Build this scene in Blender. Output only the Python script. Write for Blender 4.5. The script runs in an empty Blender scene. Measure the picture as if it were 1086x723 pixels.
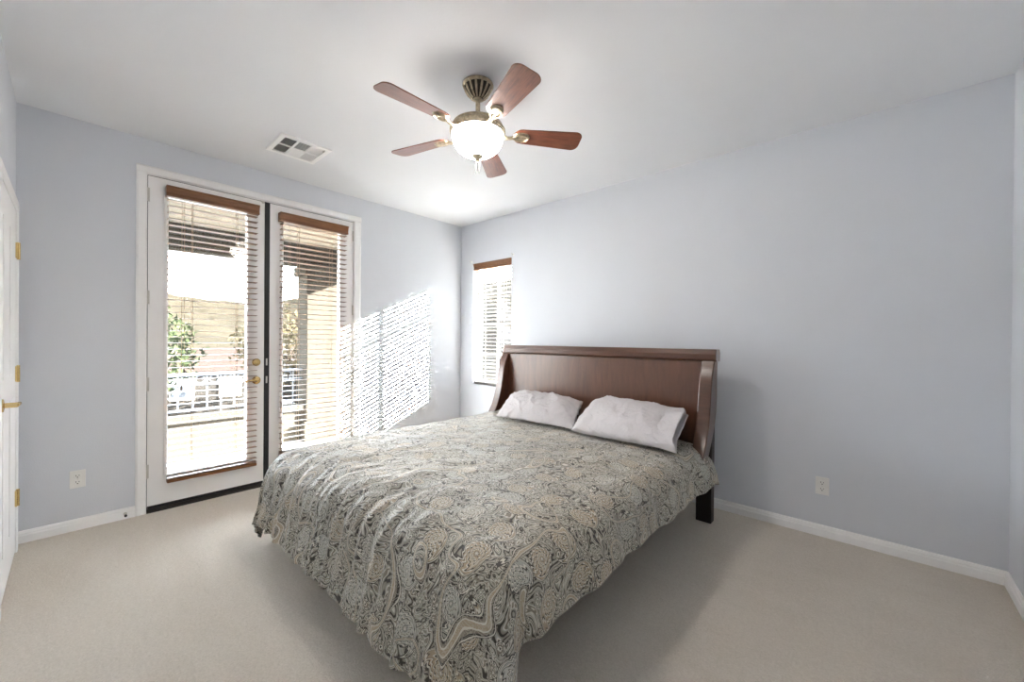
import bpy, bmesh, math, random
from mathutils import Vector, Matrix, noise
C = bpy.context.scene.collection
S = bpy.context.scene
random.seed(7)
R = math.radians

# ------------------------------------------------------------------ camera
cam_d = bpy.data.cameras.new('camera'); cam = bpy.data.objects.new('camera', cam_d); C.objects.link(cam)
YAW, PITCH, ROLL, FOC = R(-42.112), R(-0.242), R(0.471), 423.0
cy_, sy_, cp_, sp_ = math.cos(YAW), math.sin(YAW), math.cos(PITCH), math.sin(PITCH)
fw = Vector((sy_*cp_, cy_*cp_, sp_)); rt = Vector((cy_, -sy_, 0)); up = rt.cross(fw)
rt2 = math.cos(ROLL)*rt + math.sin(ROLL)*up; up2 = -math.sin(ROLL)*rt + math.cos(ROLL)*up
M = Matrix((rt2, up2, -fw)).transposed().to_4x4(); M.translation = (3.9431, -3.3757, 1.2987)
cam.matrix_world = M
cam_d.sensor_width = 36; cam_d.lens = FOC/1086*36; cam_d.clip_start = 0.02
S.camera = cam

# ------------------------------------------------------------------ light and exposure
S.view_settings.view_transform = 'Standard'; S.view_settings.look = 'None'
S.view_settings.gamma = 1; S.view_settings.use_curve_mapping = False
S.view_settings.exposure = 3.62
S.cycles.max_bounces = 14; S.cycles.diffuse_bounces = 9; S.cycles.glossy_bounces = 4
S.cycles.transparent_max_bounces = 16; S.cycles.sample_clamp_indirect = 6
S.cycles.use_denoising = True
S.cycles.caustics_reflective = False; S.cycles.caustics_refractive = False

W = bpy.data.worlds.new('sky'); S.world = W; W.use_nodes = True
wn = W.node_tree.nodes; wl = W.node_tree.links
bgn = wn['Background']
tc = wn.new('ShaderNodeTexCoord'); sx = wn.new('ShaderNodeSeparateXYZ'); cr = wn.new('ShaderNodeValToRGB')
wl.new(tc.outputs['Generated'], sx.inputs[0]); wl.new(sx.outputs['Z'], cr.inputs[0]); wl.new(cr.outputs[0], bgn.inputs[0])
cr.color_ramp.elements[0].position = 0.0; cr.color_ramp.elements[0].color = (0.97, 0.98, 1.0, 1)
cr.color_ramp.elements[1].position = 0.6; cr.color_ramp.elements[1].color = (0.66, 0.80, 1.0, 1)
bgn.inputs[1].default_value = 4.0

def light(name, typ, loc, energy, color=(1, 1, 1), **kw):
    d = bpy.data.lights.new(name, typ); o = bpy.data.objects.new(name, d); C.objects.link(o)
    o.location = loc; d.energy = energy; d.color = color
    for k, v in kw.items(): setattr(d, k, v)
    return o
SUN_DIR = Vector((-0.467, -1.0, -0.456))
sun = light('sun', 'SUN', (2, 6, 6), 30.0, (1.0, 0.985, 0.97), angle=R(0.2))
sun.rotation_euler = SUN_DIR.to_track_quat('-Z', 'Y').to_euler()
def portal(name, loc, direction, sx_, sy2):
    o = light(name, 'AREA', loc, 1.0, shape='RECTANGLE', size=sx_, size_y=sy2)
    o.rotation_euler = Vector(direction).to_track_quat('-Z', 'Z').to_euler()
    o.data.cycles.is_portal = True
portal('portal_doors', (-0.14, -2.22, 1.3), (1, 0, 0), 1.6, 2.5)
portal('portal_window', (0.555, 0.14, 1.48), (0, -1, 0), 0.66, 1.54)

# ------------------------------------------------------------------ materials
def new_mat(name):
    m = bpy.data.materials.new(name); m.use_nodes = True
    nt = m.node_tree; return m, nt, nt.nodes['Principled BSDF']
def nd(nt, t, **kw):
    n = nt.nodes.new(t)
    for k, v in kw.items(): setattr(n, k, v)
    return n
def ramp(nt, fac, stops, interp='LINEAR'):
    n = nt.nodes.new('ShaderNodeValToRGB'); e = n.color_ramp.elements; n.color_ramp.interpolation = interp
    while len(e) < len(stops): e.new(0.5)
    for i, (p, c) in enumerate(stops):
        e[i].position = p; e[i].color = (*c, 1) if len(c) == 3 else c
    nt.links.new(fac, n.inputs[0]); return n.outputs[0]
def coord(nt, kind='Object', scale=(1, 1, 1)):
    t = nt.nodes.new('ShaderNodeTexCoord'); mp = nt.nodes.new('ShaderNodeMapping')
    mp.inputs['Scale'].default_value = scale
    nt.links.new(t.outputs[kind], mp.inputs[0]); return mp.outputs[0]
def noise_tex(nt, vec, scale, detail=3, rough=0.5, dist=0.0):
    n = nt.nodes.new('ShaderNodeTexNoise'); n.inputs['Scale'].default_value = scale
    n.inputs['Detail'].default_value = detail; n.inputs['Roughness'].default_value = rough; n.inputs['Distortion'].default_value = dist
    nt.links.new(vec, n.inputs['Vector']); return n.outputs[0]
def bump(nt, bsdf, h, strength, distance=0.01):
    b = nt.nodes.new('ShaderNodeBump'); b.inputs['Strength'].default_value = strength; b.inputs['Distance'].default_value = distance
    nt.links.new(h, b.inputs['Height']); nt.links.new(b.outputs[0], bsdf.inputs['Normal'])
def mixc(nt, fac, a, b, mode='MIX'):
    n = nt.nodes.new('ShaderNodeMix'); n.data_type = 'RGBA'; n.blend_type = mode
    for sock, v in ((n.inputs[0], fac), (n.inputs[6], a), (n.inputs[7], b)):
        if isinstance(v, (int, float)): sock.default_value = v
        elif isinstance(v, tuple): sock.default_value = (*v, 1)
        else: nt.links.new(v, sock)
    return n.outputs[2]
def math_n(nt, op, a, b=0.0, c=0.0):
    n = nt.nodes.new('ShaderNodeMath'); n.operation = op
    for i, v in enumerate((a, b, c)):
        if isinstance(v, (int, float)): n.inputs[i].default_value = v
        else: nt.links.new(v, n.inputs[i])
    return n.outputs[0]

def plain(name, col, rough=0.5, metal=0.0, var=0.06, vscale=6.0, bstr=0.0, bscale=200.0, spec=0.5):
    m, nt, b = new_mat(name); v = coord(nt)
    f = noise_tex(nt, v, vscale, 4)
    lo = tuple(max(0, x*(1-var)) for x in col); hi = tuple(min(1, x*(1+var)) for x in col)
    nt.links.new(ramp(nt, f, [(0.3, lo), (0.7, hi)]), b.inputs['Base Color'])
    b.inputs['Roughness'].default_value = rough; b.inputs['Metallic'].default_value = metal
    b.inputs['Specular IOR Level'].default_value = spec
    if bstr: bump(nt, b, noise_tex(nt, v, bscale, 2), bstr, 0.002)
    return m
def wood(name, dark, light_, rough, axis=(1, 12, 12), scale=5.0, bstr=0.05, coat=0.0):
    m, nt, b = new_mat(name); v = coord(nt, 'Object', axis)
    n1 = noise_tex(nt, v, scale, 6, 0.6, 0.6); n2 = noise_tex(nt, v, scale*7, 3, 0.5)
    mixf = math_n(nt, 'ADD', math_n(nt, 'MULTIPLY', n1, 0.75), math_n(nt, 'MULTIPLY', n2, 0.25))
    mid = tuple((a+c)/2 for a, c in zip(dark, light_))
    nt.links.new(ramp(nt, mixf, [(0.32, dark), (0.5, mid), (0.68, light_)]), b.inputs['Base Color'])
    b.inputs['Roughness'].default_value = rough; b.inputs['Coat Weight'].default_value = coat; b.inputs['Coat Roughness'].default_value = 0.28
    bump(nt, b, mixf, bstr, 0.002); return m

MT = {}
MT['wall'] = plain('wall_paint', (0.665, 0.685, 0.725), 0.75, var=0.012, vscale=3, bstr=0.45, bscale=140, spec=0.3)
MT['ceiling'] = plain('ceiling_paint', (0.77, 0.778, 0.795), 0.85, var=0.012, vscale=2, bstr=0.3, bscale=110, spec=0.2)
MT['white'] = plain('white_paint', (0.89, 0.885, 0.875), 0.4, var=0.015)
MT['door'] = plain('door_paint', (0.89, 0.885, 0.875), 0.38, var=0.015)
MT['black'] = plain('black_rubber_gap_shade', (0.012, 0.012, 0.013), 0.5)
MT['bronze'] = plain('dark_bronze', (0.05, 0.045, 0.04), 0.45, 0.6)
MT['brass'] = plain('brass', (0.75, 0.56, 0.25), 0.25, 1.0, 0.1)
MT['satin'] = plain('hinge_metal', (0.62, 0.6, 0.56), 0.35, 0.6)
MT['fanmetal'] = plain('antique_brass', (0.46, 0.39, 0.28), 0.30, 0.9, 0.35, 40, 0.2, 120)
MT['fandark'] = plain('antique_recess', (0.05, 0.042, 0.032), 0.5, 0.6, 0.2, 40)
MT['blade'] = wood('fan_blade_wood', (0.085, 0.022, 0.011), (0.26, 0.085, 0.042), 0.28, (1.5, 14, 14), 5, 0.03, 0.4)
MT['blindwood'] = wood('blind_wood', (0.13, 0.048, 0.015), (0.24, 0.10, 0.034), 0.42, (14, 1, 14), 4)
MT['slat'] = wood('slat_wood', (0.13, 0.066, 0.034), (0.21, 0.115, 0.062), 0.42, (14, 1, 14), 4)
MT['slatwhite'] = plain('white_slat', (0.20, 0.19, 0.175), 0.7, spec=0.1)
MT['cord'] = plain('cord', (0.30, 0.20, 0.13), 0.8)
MT['whitecord'] = plain('white_cord', (0.6, 0.57, 0.52), 0.8)
MT['cherry'] = wood('bed_wood', (0.060, 0.020, 0.0085), (0.135, 0.050, 0.022), 0.33, (9, 9, 1.2), 2.5, 0.01, 0.7)
MT['bedframe'] = wood('bed_frame_wood', (0.050, 0.019, 0.009), (0.115, 0.045, 0.021), 0.30, (1.2, 9, 9), 3, 0.01, 0.6)
MT['beddark'] = plain('bed_leg_wood', (0.016, 0.010, 0.008), 0.5)
MT['mattress'] = plain('mattress_fabric', (0.10, 0.10, 0.10), 0.9)
MT['plate'] = plain('outlet_plastic', (0.80, 0.79, 0.77), 0.35)
MT['slot'] = plain('outlet_slot', (0.05, 0.05, 0.05), 0.6)
MT['ventdark'] = plain('vent_shade', (0.03, 0.03, 0.03), 0.8)
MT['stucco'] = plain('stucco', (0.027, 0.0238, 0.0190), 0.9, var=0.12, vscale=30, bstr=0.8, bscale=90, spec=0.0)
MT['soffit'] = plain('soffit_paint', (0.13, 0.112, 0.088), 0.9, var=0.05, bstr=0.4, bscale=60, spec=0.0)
MT['iron'] = plain('railing_iron', (0.045, 0.05, 0.06), 0.5, 0.3)
MT['deck'] = plain('balcony_deck', (0.62, 0.57, 0.50), 0.9, var=0.1, vscale=20, spec=0.0)
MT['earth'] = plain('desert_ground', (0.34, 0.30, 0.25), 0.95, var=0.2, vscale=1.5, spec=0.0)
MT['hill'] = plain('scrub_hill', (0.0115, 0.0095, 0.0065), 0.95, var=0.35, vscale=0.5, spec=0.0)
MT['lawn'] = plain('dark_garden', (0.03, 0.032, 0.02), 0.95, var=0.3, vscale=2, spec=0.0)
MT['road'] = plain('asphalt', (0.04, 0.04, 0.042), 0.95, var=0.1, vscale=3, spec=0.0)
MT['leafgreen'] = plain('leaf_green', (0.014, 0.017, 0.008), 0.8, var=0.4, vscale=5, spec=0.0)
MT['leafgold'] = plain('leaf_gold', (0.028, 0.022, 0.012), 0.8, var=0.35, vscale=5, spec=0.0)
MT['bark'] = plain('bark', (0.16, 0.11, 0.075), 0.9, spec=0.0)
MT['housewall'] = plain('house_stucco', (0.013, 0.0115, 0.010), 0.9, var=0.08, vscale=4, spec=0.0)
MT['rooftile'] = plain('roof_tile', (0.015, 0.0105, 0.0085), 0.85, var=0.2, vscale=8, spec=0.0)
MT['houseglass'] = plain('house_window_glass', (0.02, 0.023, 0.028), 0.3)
MT['pull'] = plain('clear_pull', (0.30, 0.30, 0.30), 0.15)

# carpet
m, nt, b = new_mat('carpet'); v = coord(nt); v2 = coord(nt, 'Object', (1.0, 2.6, 1.0))
big = noise_tex(nt, v2, 2.2, 4, 0.6, 0.8); mid = noise_tex(nt, v, 48, 3, 0.65); mid2 = noise_tex(nt, v, 130, 2, 0.6); fine = noise_tex(nt, v, 420, 2, 0.7)
col = ramp(nt, big, [(0.32, (0.60, 0.53, 0.43)), (0.5, (0.69, 0.62, 0.52)), (0.68, (0.75, 0.68, 0.585))])
col = mixc(nt, 0.5, col, ramp(nt, mid, [(0.3, (0.52, 0.455, 0.365)), (0.7, (0.80, 0.73, 0.635))]))
col = mixc(nt, 0.4, col, ramp(nt, mid2, [(0.3, (0.47, 0.405, 0.32)), (0.7, (0.84, 0.77, 0.675))]))
col = mixc(nt, 0.25, col, ramp(nt, fine, [(0.3, (0.43, 0.365, 0.285)), (0.7, (0.77, 0.70, 0.61))]))
nt.links.new(col, b.inputs['Base Color']); b.inputs['Roughness'].default_value = 0.95; b.inputs['Specular IOR Level'].default_value = 0.1
b.inputs['Sheen Weight'].default_value = 0.25; b.inputs['Sheen Roughness'].default_value = 0.6
bump(nt, b, math_n(nt, 'ADD', math_n(nt, 'ADD', fine, mid2), math_n(nt, 'MULTIPLY', mid, 1.2)), 0.6, 0.008)
MT['carpet'] = m

# window glass: mostly clear with a faint mirror
m, nt, b = new_mat('clear_glass'); nt.nodes.remove(b)
tr = nd(nt, 'ShaderNodeBsdfTransparent'); gl = nd(nt, 'ShaderNodeBsdfGlossy'); gl.inputs['Roughness'].default_value = 0.02
mx = nd(nt, 'ShaderNodeMixShader'); mx.inputs[0].default_value = 0.06
tr.inputs[0].default_value = (0.96, 0.97, 0.96, 1)
nt.links.new(tr.outputs[0], mx.inputs[1]); nt.links.new(gl.outputs[0], mx.inputs[2]); nt.links.new(mx.outputs[0], nt.nodes['Material Output'].inputs[0])
MT['glass'] = m

# alabaster bowl of the fan lamp (lit)
m, nt, b = new_mat('alabaster_bowl'); v = coord(nt)
f = noise_tex(nt, v, 7, 5, 0.6, 1.5)
c1 = ramp(nt, f, [(0.35, (1.0, 0.90, 0.80)), (0.55, (1.0, 0.95, 0.91)), (0.7, (1.0, 0.97, 0.95))])
nt.links.new(c1, b.inputs['Base Color']); nt.links.new(c1, b.inputs['Emission Color']); b.inputs['Emission Strength'].default_value = 5.4
b.inputs['Roughness'].default_value = 0.3
MT['bowl'] = m

# pillow cotton
def cotton(name, col):
    m, nt, b = new_mat(name); v = coord(nt)
    nt.links.new(ramp(nt, noise_tex(nt, v, 4, 4), [(0.3, tuple(x*0.96 for x in col)), (0.7, col)]), b.inputs['Base Color'])
    b.inputs['Roughness'].default_value = 0.85; b.inputs['Sheen Weight'].default_value = 0.2
    h = math_n(nt, 'ADD', noise_tex(nt, v, 14, 4, 0.6, 1.2), math_n(nt, 'MULTIPLY', noise_tex(nt, v, 500, 1), 0.08))
    bump(nt, b, h, 0.6, 0.03); return m
MT['pillow'] = cotton('pillow_cotton', (0.61, 0.58, 0.585))
MT['pillowdark'] = cotton('pillow_case_shade', (0.17, 0.165, 0.155))  # dark tone carries the shade inside the open pillowcase

# paisley duvet
def paisley():
    m, nt, b = new_mat('paisley_fabric')
    uv = coord(nt, 'UV'); A = lambda op, *a: math_n(nt, op, *a)
    def warp(vec, scale, amt):
        n = nd(nt, 'ShaderNodeTexNoise'); n.inputs['Scale'].default_value = scale; n.inputs['Detail'].default_value = 1.5
        nt.links.new(vec, n.inputs['Vector'])
        s = nd(nt, 'ShaderNodeVectorMath', operation='SUBTRACT'); nt.links.new(n.outputs['Color'], s.inputs[0]); s.inputs[1].default_value = (0.5, 0.5, 0.5)
        k = nd(nt, 'ShaderNodeVectorMath', operation='SCALE'); nt.links.new(s.outputs[0], k.inputs[0]); k.inputs['Scale'].default_value = amt
        a = nd(nt, 'ShaderNodeVectorMath', operation='ADD'); nt.links.new(vec, a.inputs[0]); nt.links.new(k.outputs[0], a.inputs[1])
        return a.outputs[0]
    def drops(vec, scale, rnd, curl, size, tip):
        """curled teardrops, one per cell: returns (f, angle, random colour); f = 1 on the outline"""
        n = nd(nt, 'ShaderNodeTexVoronoi', feature='F1', voronoi_dimensions='2D'); n.inputs['Scale'].default_value = scale; n.inputs['Randomness'].default_value = rnd
        nt.links.new(vec, n.inputs['Vector'])
        d = nd(nt, 'ShaderNodeVectorMath', operation='SUBTRACT'); nt.links.new(vec, d.inputs[0]); nt.links.new(n.outputs['Position'], d.inputs[1])
        xy = nd(nt, 'ShaderNodeSeparateXYZ'); nt.links.new(d.outputs[0], xy.inputs[0])
        c = nd(nt, 'ShaderNodeSeparateColor'); nt.links.new(n.outputs['Color'], c.inputs[0])
        rho = A('MULTIPLY', n.outputs['Distance'], 1.0)
        sgn = A('SUBTRACT', A('MULTIPLY', A('GREATER_THAN', c.outputs[2], 0.5), 2.0), 1.0)
        phi = A('ADD', A('ARCTAN2', xy.outputs[1], xy.outputs[0]), A('MULTIPLY', c.outputs[0], 6.2832))
        phi = A('ADD', phi, A('MULTIPLY', A('MULTIPLY', rho, curl), sgn))
        lobe = A('POWER', A('MAXIMUM', A('COSINE', phi), 0.0), 5.0)
        r = A('MULTIPLY', A('ADD', A('MULTIPLY', lobe, tip), 1.0-tip), size)
        return A('DIVIDE', rho, r), phi, c
    sage = (0.36, 0.355, 0.30); taupe = (0.26, 0.23, 0.185); cream = (0.72, 0.695, 0.62); dark = (0.045, 0.040, 0.033); tan = (0.45, 0.37, 0.27); grey = (0.43, 0.435, 0.41)
    w0 = warp(uv, 2.6, 0.10); w1 = warp(uv, 6.0, 0.05); w2 = warp(uv, 12.0, 0.035)
    # ground: scrolling contour lines on sage
    g = noise_tex(nt, w1, 7.5, 2.5, 0.55, 1.3)
    gs = A('SINE', A('MULTIPLY', g, 62.0))
    col = ramp(nt, A('MULTIPLY_ADD', gs, 0.5, 0.5), [(0.0, dark), (0.07, dark), (0.11, taupe), (0.40, sage), (0.62, grey), (0.80, cream), (0.90, cream), (0.96, taupe)])
    # small drops
    def layer(col, vec, scale, rnd, curl, size, tip, petals, stops, cA, cB):
        f, phi, c = drops(vec, scale, rnd, curl, size, tip)
        f = A('ADD', f, A('MULTIPLY', A('SINE', A('MULTIPLY', phi, petals)), 0.045))
        fill = mixc(nt, ramp(nt, c.outputs[1], [(0.45, (0, 0, 0)), (0.55, (1, 1, 1))]), cA, cB)
        line = ramp(nt, A('DIVIDE', f, 1.25), [(p/1.25, k) for p, k in stops], 'CONSTANT')
        # in the ramp: red = cream, green = dark
        sp = nd(nt, 'ShaderNodeSeparateColor'); nt.links.new(line, sp.inputs[0])
        body = mixc(nt, sp.outputs[0], fill, cream); body = mixc(nt, sp.outputs[1], body, dark)
        inside = ramp(nt, f, [(0.98/1.0, (1, 1, 1)), (0.999, (0, 0, 0))])
        ff = A('LESS_THAN', f, 1.12)
        return mixc(nt, ff, col, body), f, phi
    O, Cc, D = (0, 0, 0), (1, 0, 0), (0, 0.92, 0); Ch = (0.5, 0, 0); Dh = (0, 0.6, 0)
    col, _, _ = layer(col, w2, 13.0, 0.75, 0.9*13, 0.42/1.0, 0.45, 7, [(0, D), (0.16, Cc), (0.34, O), (0.5, Dh), (0.58, Ch), (0.78, D), (0.88, Cc), (1.02, D)], sage, taupe)
    col, f2, p2 = layer(col, w1, 5.6, 0.55, 1.1*5.6, 0.47, 0.42, 11, [(0, Cc), (0.10, D), (0.15, O), (0.26, Cc), (0.32, D), (0.36, Ch), (0.50, O), (0.56, D), (0.62, Cc), (0.67, O), (0.78, Dh), (0.82, Cc), (0.88, O), (0.93, D), (0.97, Cc), (1.03, D)], tan, grey)
    # long scrolling ogee bands
    bn = noise_tex(nt, w0, 2.7, 1.0, 0.4, 0.6)
    bd = A('ABSOLUTE', A('SUBTRACT', A('FRACT', A('MULTIPLY', bn, 5.0)), 0.5))
    band = ramp(nt, bd, [(0.0, tan), (0.018, cream), (0.030, taupe), (0.050, dark), (0.060, cream), (0.068, dark)], 'CONSTANT')
    dot = A('GREATER_THAN', A('SINE', A('MULTIPLY', noise_tex(nt, w0, 40, 0), 40.0)), 0.3)
    band = mixc(nt, A('MULTIPLY', dot, 0.35), band, cream)
    col = mixc(nt, A('LESS_THAN', bd, 0.075), col, band)
    # woven softness and slow change of tone over the print
    tone = ramp(nt, noise_tex(nt, uv, 1.8, 2), [(0.35, (0.86, 0.86, 0.86)), (0.65, (1.0, 0.985, 0.95))])
    col = mixc(nt, 1.0, col, tone, 'MULTIPLY')
    col = mixc(nt, 1.0, col, (0.86, 0.85, 0.825), 'MULTIPLY')
    nt.links.new(col, b.inputs['Base Color'])
    b.inputs['Roughness'].default_value = 0.56; b.inputs['Specular IOR Level'].default_value = 0.42
    b.inputs['Sheen Weight'].default_value = 0.22; b.inputs['Sheen Roughness'].default_value = 0.35
    ov = coord(nt)
    bump(nt, b, A('ADD', noise_tex(nt, ov, 9, 4, 0.6, 1.0), A('MULTIPLY', noise_tex(nt, ov, 35, 3), 0.2)), 0.45, 0.03)
    return m
MT['paisley'] = paisley()

# ------------------------------------------------------------------ mesh helpers
WORLD = {}
def wm(o): return WORLD.get(o.name, Matrix.Identity(4))
def box(bm, x0, x1, y0, y1, z0, z1):
    vs = [bm.verts.new(p) for p in ((x0,y0,z0),(x1,y0,z0),(x1,y1,z0),(x0,y1,z0),(x0,y0,z1),(x1,y0,z1),(x1,y1,z1),(x0,y1,z1))]
    fs = [bm.faces.new([vs[i] for i in f]) for f in ((3,2,1,0),(4,5,6,7),(0,1,5,4),(1,2,6,5),(2,3,7,6),(3,0,4,7))]
    return vs
def prism(bm, prof, axis, a0, a1):
    """extrude a closed 2-D profile along an axis; prof in the two other axes in order"""
    def P(u, v, a):
        return {'x': (a, u, v), 'y': (u, a, v), 'z': (u, v, a)}[axis]
    A = [bm.verts.new(P(u, v, a0)) for u, v in prof]; B_ = [bm.verts.new(P(u, v, a1)) for u, v in prof]
    n = len(prof)
    for i in range(n): bm.faces.new((A[i], A[(i+1) % n], B_[(i+1) % n], B_[i]))
    bm.faces.new(A[::-1]); bm.faces.new(B_)
    return A + B_
def tube(bm, pts, r, n=8, caps=True):
    pts = [Vector(p) for p in pts]; rings = []
    for i, p in enumerate(pts):
        t = (pts[min(i+1, len(pts)-1)] - pts[max(i-1, 0)]).normalized()
        a = Vector((0, 0, 1)) if abs(t.z) < 0.9 else Vector((1, 0, 0))
        u = t.cross(a).normalized(); w = t.cross(u)
        rr = r[i] if isinstance(r, (list, tuple)) else r
        rings.append([bm.verts.new(p + rr*(math.cos(2*math.pi*k/n)*u + math.sin(2*math.pi*k/n)*w)) for k in range(n)])
    for A, B_ in zip(rings, rings[1:]):
        for k in range(n): bm.faces.new((A[k], A[(k+1) % n], B_[(k+1) % n], B_[k]))
    if caps: bm.faces.new(rings[0][::-1]); bm.faces.new(rings[-1])
def lathe(bm, prof, n=32, center=(0, 0, 0), axis='z'):
    cx, cy, cz = center; rings = []
    for r, h in prof:
        ring = []
        for k in range(n):
            a = 2*math.pi*k/n; u, v = r*math.cos(a), r*math.sin(a)
            ring.append(bm.verts.new({'z': (cx+u, cy+v, cz+h), 'x': (cx+h, cy+u, cz+v), 'y': (cx+u, cy+h, cz+v)}[axis]))
        rings.append(ring)
    for A, B_ in zip(rings, rings[1:]):
        for k in range(n): bm.faces.new((A[k], A[(k+1) % n], B_[(k+1) % n], B_[k]))
    bm.faces.new(rings[0][::-1]); bm.faces.new(rings[-1])
def tf(bm, vs, mat):
    for v in vs: v.co = mat @ v.co
def obj(name, bm, mat, parent=None, smooth=False, bevel=0.0, kind=None, segs=2):
    bmesh.ops.recalc_face_normals(bm, faces=bm.faces[:])
    if parent is not None: bm.transform(wm(parent).inverted())
    me = bpy.data.meshes.new(name); bm.to_mesh(me); bm.free()
    o = bpy.data.objects.new(name, me); C.objects.link(o)
    if mat is not None: me.materials.append(MT[mat] if isinstance(mat, str) else mat)
    if smooth:
        for p in me.polygons: p.use_smooth = True
        if smooth == 'auto':
            me.set_sharp_from_angle(angle=R(40))
    if bevel:
        md = o.modifiers.new('bevel', 'BEVEL'); md.width = bevel; md.segments = segs; md.limit_method = 'ANGLE'; md.angle_limit = R(40)
    if parent is not None: o.parent = parent; WORLD[o.name] = wm(parent).copy()
    if kind: o['kind'] = kind
    return o
def bmn(): return bmesh.new()
def bx(name, dims, mat, parent=None, bevel=0.0, kind=None):
    bm = bmn(); box(bm, *dims); return obj(name, bm, mat, parent, bevel=bevel, kind=kind)
def tag(o, label=None, cat=None, group=None, kind=None):
    if label: o['label'] = label
    if cat: o['category'] = cat
    if group: o['group'] = group
    if kind: o['kind'] = kind
    return o
def thing(name, label, cat, loc, rotz=0.0, group=None):
    o = bpy.data.objects.new(name, None); C.objects.link(o); o.empty_display_size = 0.05
    o.location = loc; o.rotation_euler = (0, 0, rotz)
    WORLD[o.name] = Matrix.Translation(loc) @ Matrix.Rotation(rotz, 4, 'Z')
    return tag(o, label, cat, group)
def copy_tree(o, parent=None):
    c = o.copy(); C.objects.link(c)
    if parent is not None: c.parent = parent
    for ch in [x for x in o.children]: copy_tree(ch, c)
    return c

# ------------------------------------------------------------------ room shell
H, RW, RL, T = 2.74, 4.4952, 3.6053, 0.15
FY0, FY1, FZ = -3.010, -1.434, 2.490          # rough opening of the french doors
WX0, WX1, WZ0, WZ1 = 0.235, 0.875, 0.735, 2.235  # window opening in the back wall
bx('floor', (-T, RW+T, -RL-T, T, -0.12, 0.0), 'carpet', kind='structure')
bx('ceiling', (-T, RW+T, -RL-T, T, H, H+0.15), 'ceiling', kind='structure')
bm = bmn(); box(bm, -T, 0, -RL-T, FY0, 0, H); box(bm, -T, 0, FY1, T, 0, H); box(bm, -T, 0, FY0, FY1, FZ, H)
obj('wall_left', bm, 'wall', kind='structure')
bm = bmn(); box(bm, 0, WX0, 0, T, 0, H); box(bm, WX1, RW+T, 0, T, 0, H); box(bm, WX0, WX1, 0, T, 0, WZ0); box(bm, WX0, WX1, 0, T, WZ1, H)
obj('wall_back', bm, 'wall', kind='structure')
bx('wall_right', (RW, RW+T, -RL-T, 0, 0, H), 'wall', kind='structure')
bx('wall_front', (0, RW, -RL-T, -RL, 0, H), 'wall', kind='structure')

def base_prof(s=1):  # (distance from wall, height)
    return [(0, 0), (s*0.016, 0), (s*0.016, 0.045), (s*0.012, 0.052), (s*0.012, 0.060), (s*0.007, 0.072), (0, 0.075)]
def baseboard(name, axis, at, s, a0, a1):
    bm = bmn(); prof = [(at+u, h) for u, h in base_prof(s)]
    prism(bm, prof, axis, a0, a1); return obj(name, bm, 'white', kind='structure')
baseboard('baseboard_left', 'y', 0, 1, -RL, -3.0625)
baseboard('baseboard_corner', 'y', 0, 1, -1.3649, 0)
baseboard('baseboard_back', 'x', 0, -1, 0, RW)
baseboard('baseboard_right', 'y', RW, -1, -RL, 0)
baseboard('baseboard_front', 'x', -RL, 1, 1.05, RW)

# casing of the french doors
def casing_piece(bm, axis, lo, hi, a0, a1, out='x'):
    if axis == 'z': prism(bm, [(0, lo), (0.012, lo), (0.018, lo+0.15*(hi-lo)), (0.018, lo+0.8*(hi-lo)), (0.009, hi), (0, hi)], 'z', a0, a1)
    else: prism(bm, [(0, lo), (0.012, lo), (0.018, lo+0.15*(hi-lo)), (0.018, lo+0.8*(hi-lo)), (0.009, hi), (0, hi)], 'y', a0, a1)
bm = bmn()
casing_piece(bm, 'z', -3.004, -3.0625, 0, 2.486); casing_piece(bm, 'z', -1.4397, -1.3649, 0, 2.486); casing_piece(bm, 'y', 2.485, 2.5444, -3.0625, -1.3649)
obj('trim_1', bm, 'white', kind='structure')
bm = bmn()   # jambs
box(bm, -T, 0.0, FY0, FY0+0.008, 0, FZ); box(bm, -T, 0.0, FY1-0.008, FY1, 0, FZ); box(bm, -T, 0.0, FY0, FY1, FZ-0.007, FZ)
box(bm, -0.10, -0.055, FY0, FY0+0.03, 0, FZ); box(bm, -0.10, -0.055, FY1-0.03, FY1, 0, FZ); box(bm, -0.10, -0.055, FY0, FY1, FZ-0.03, FZ)
obj('trim_2', bm, 'white', kind='structure')
bm = bmn(); prism(bm, [(-T-0.02, 0.0), (0.018, 0.0), (0.018, 0.012), (0.002, 0.022), (-0.03, 0.026), (-T-0.02, 0.02)], 'y', FY0+0.008, FY1-0.008)
obj('trim_3', bm, 'bronze', kind='structure')

bm = bmn(); box(bm, -0.04, -0.010, FY0+0.008, FY0+0.0115, 0.03, 2.48); box(bm, -0.04, -0.010, FY1-0.0115, FY1-0.008, 0.03, 2.48); box(bm, -0.04, -0.010, FY0+0.008, FY1-0.008, 2.4775, FZ-0.007)
obj('door_gap_shade', bm, 'black', kind='structure')  # black strips put in as the shade of the gap around the leaves
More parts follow.
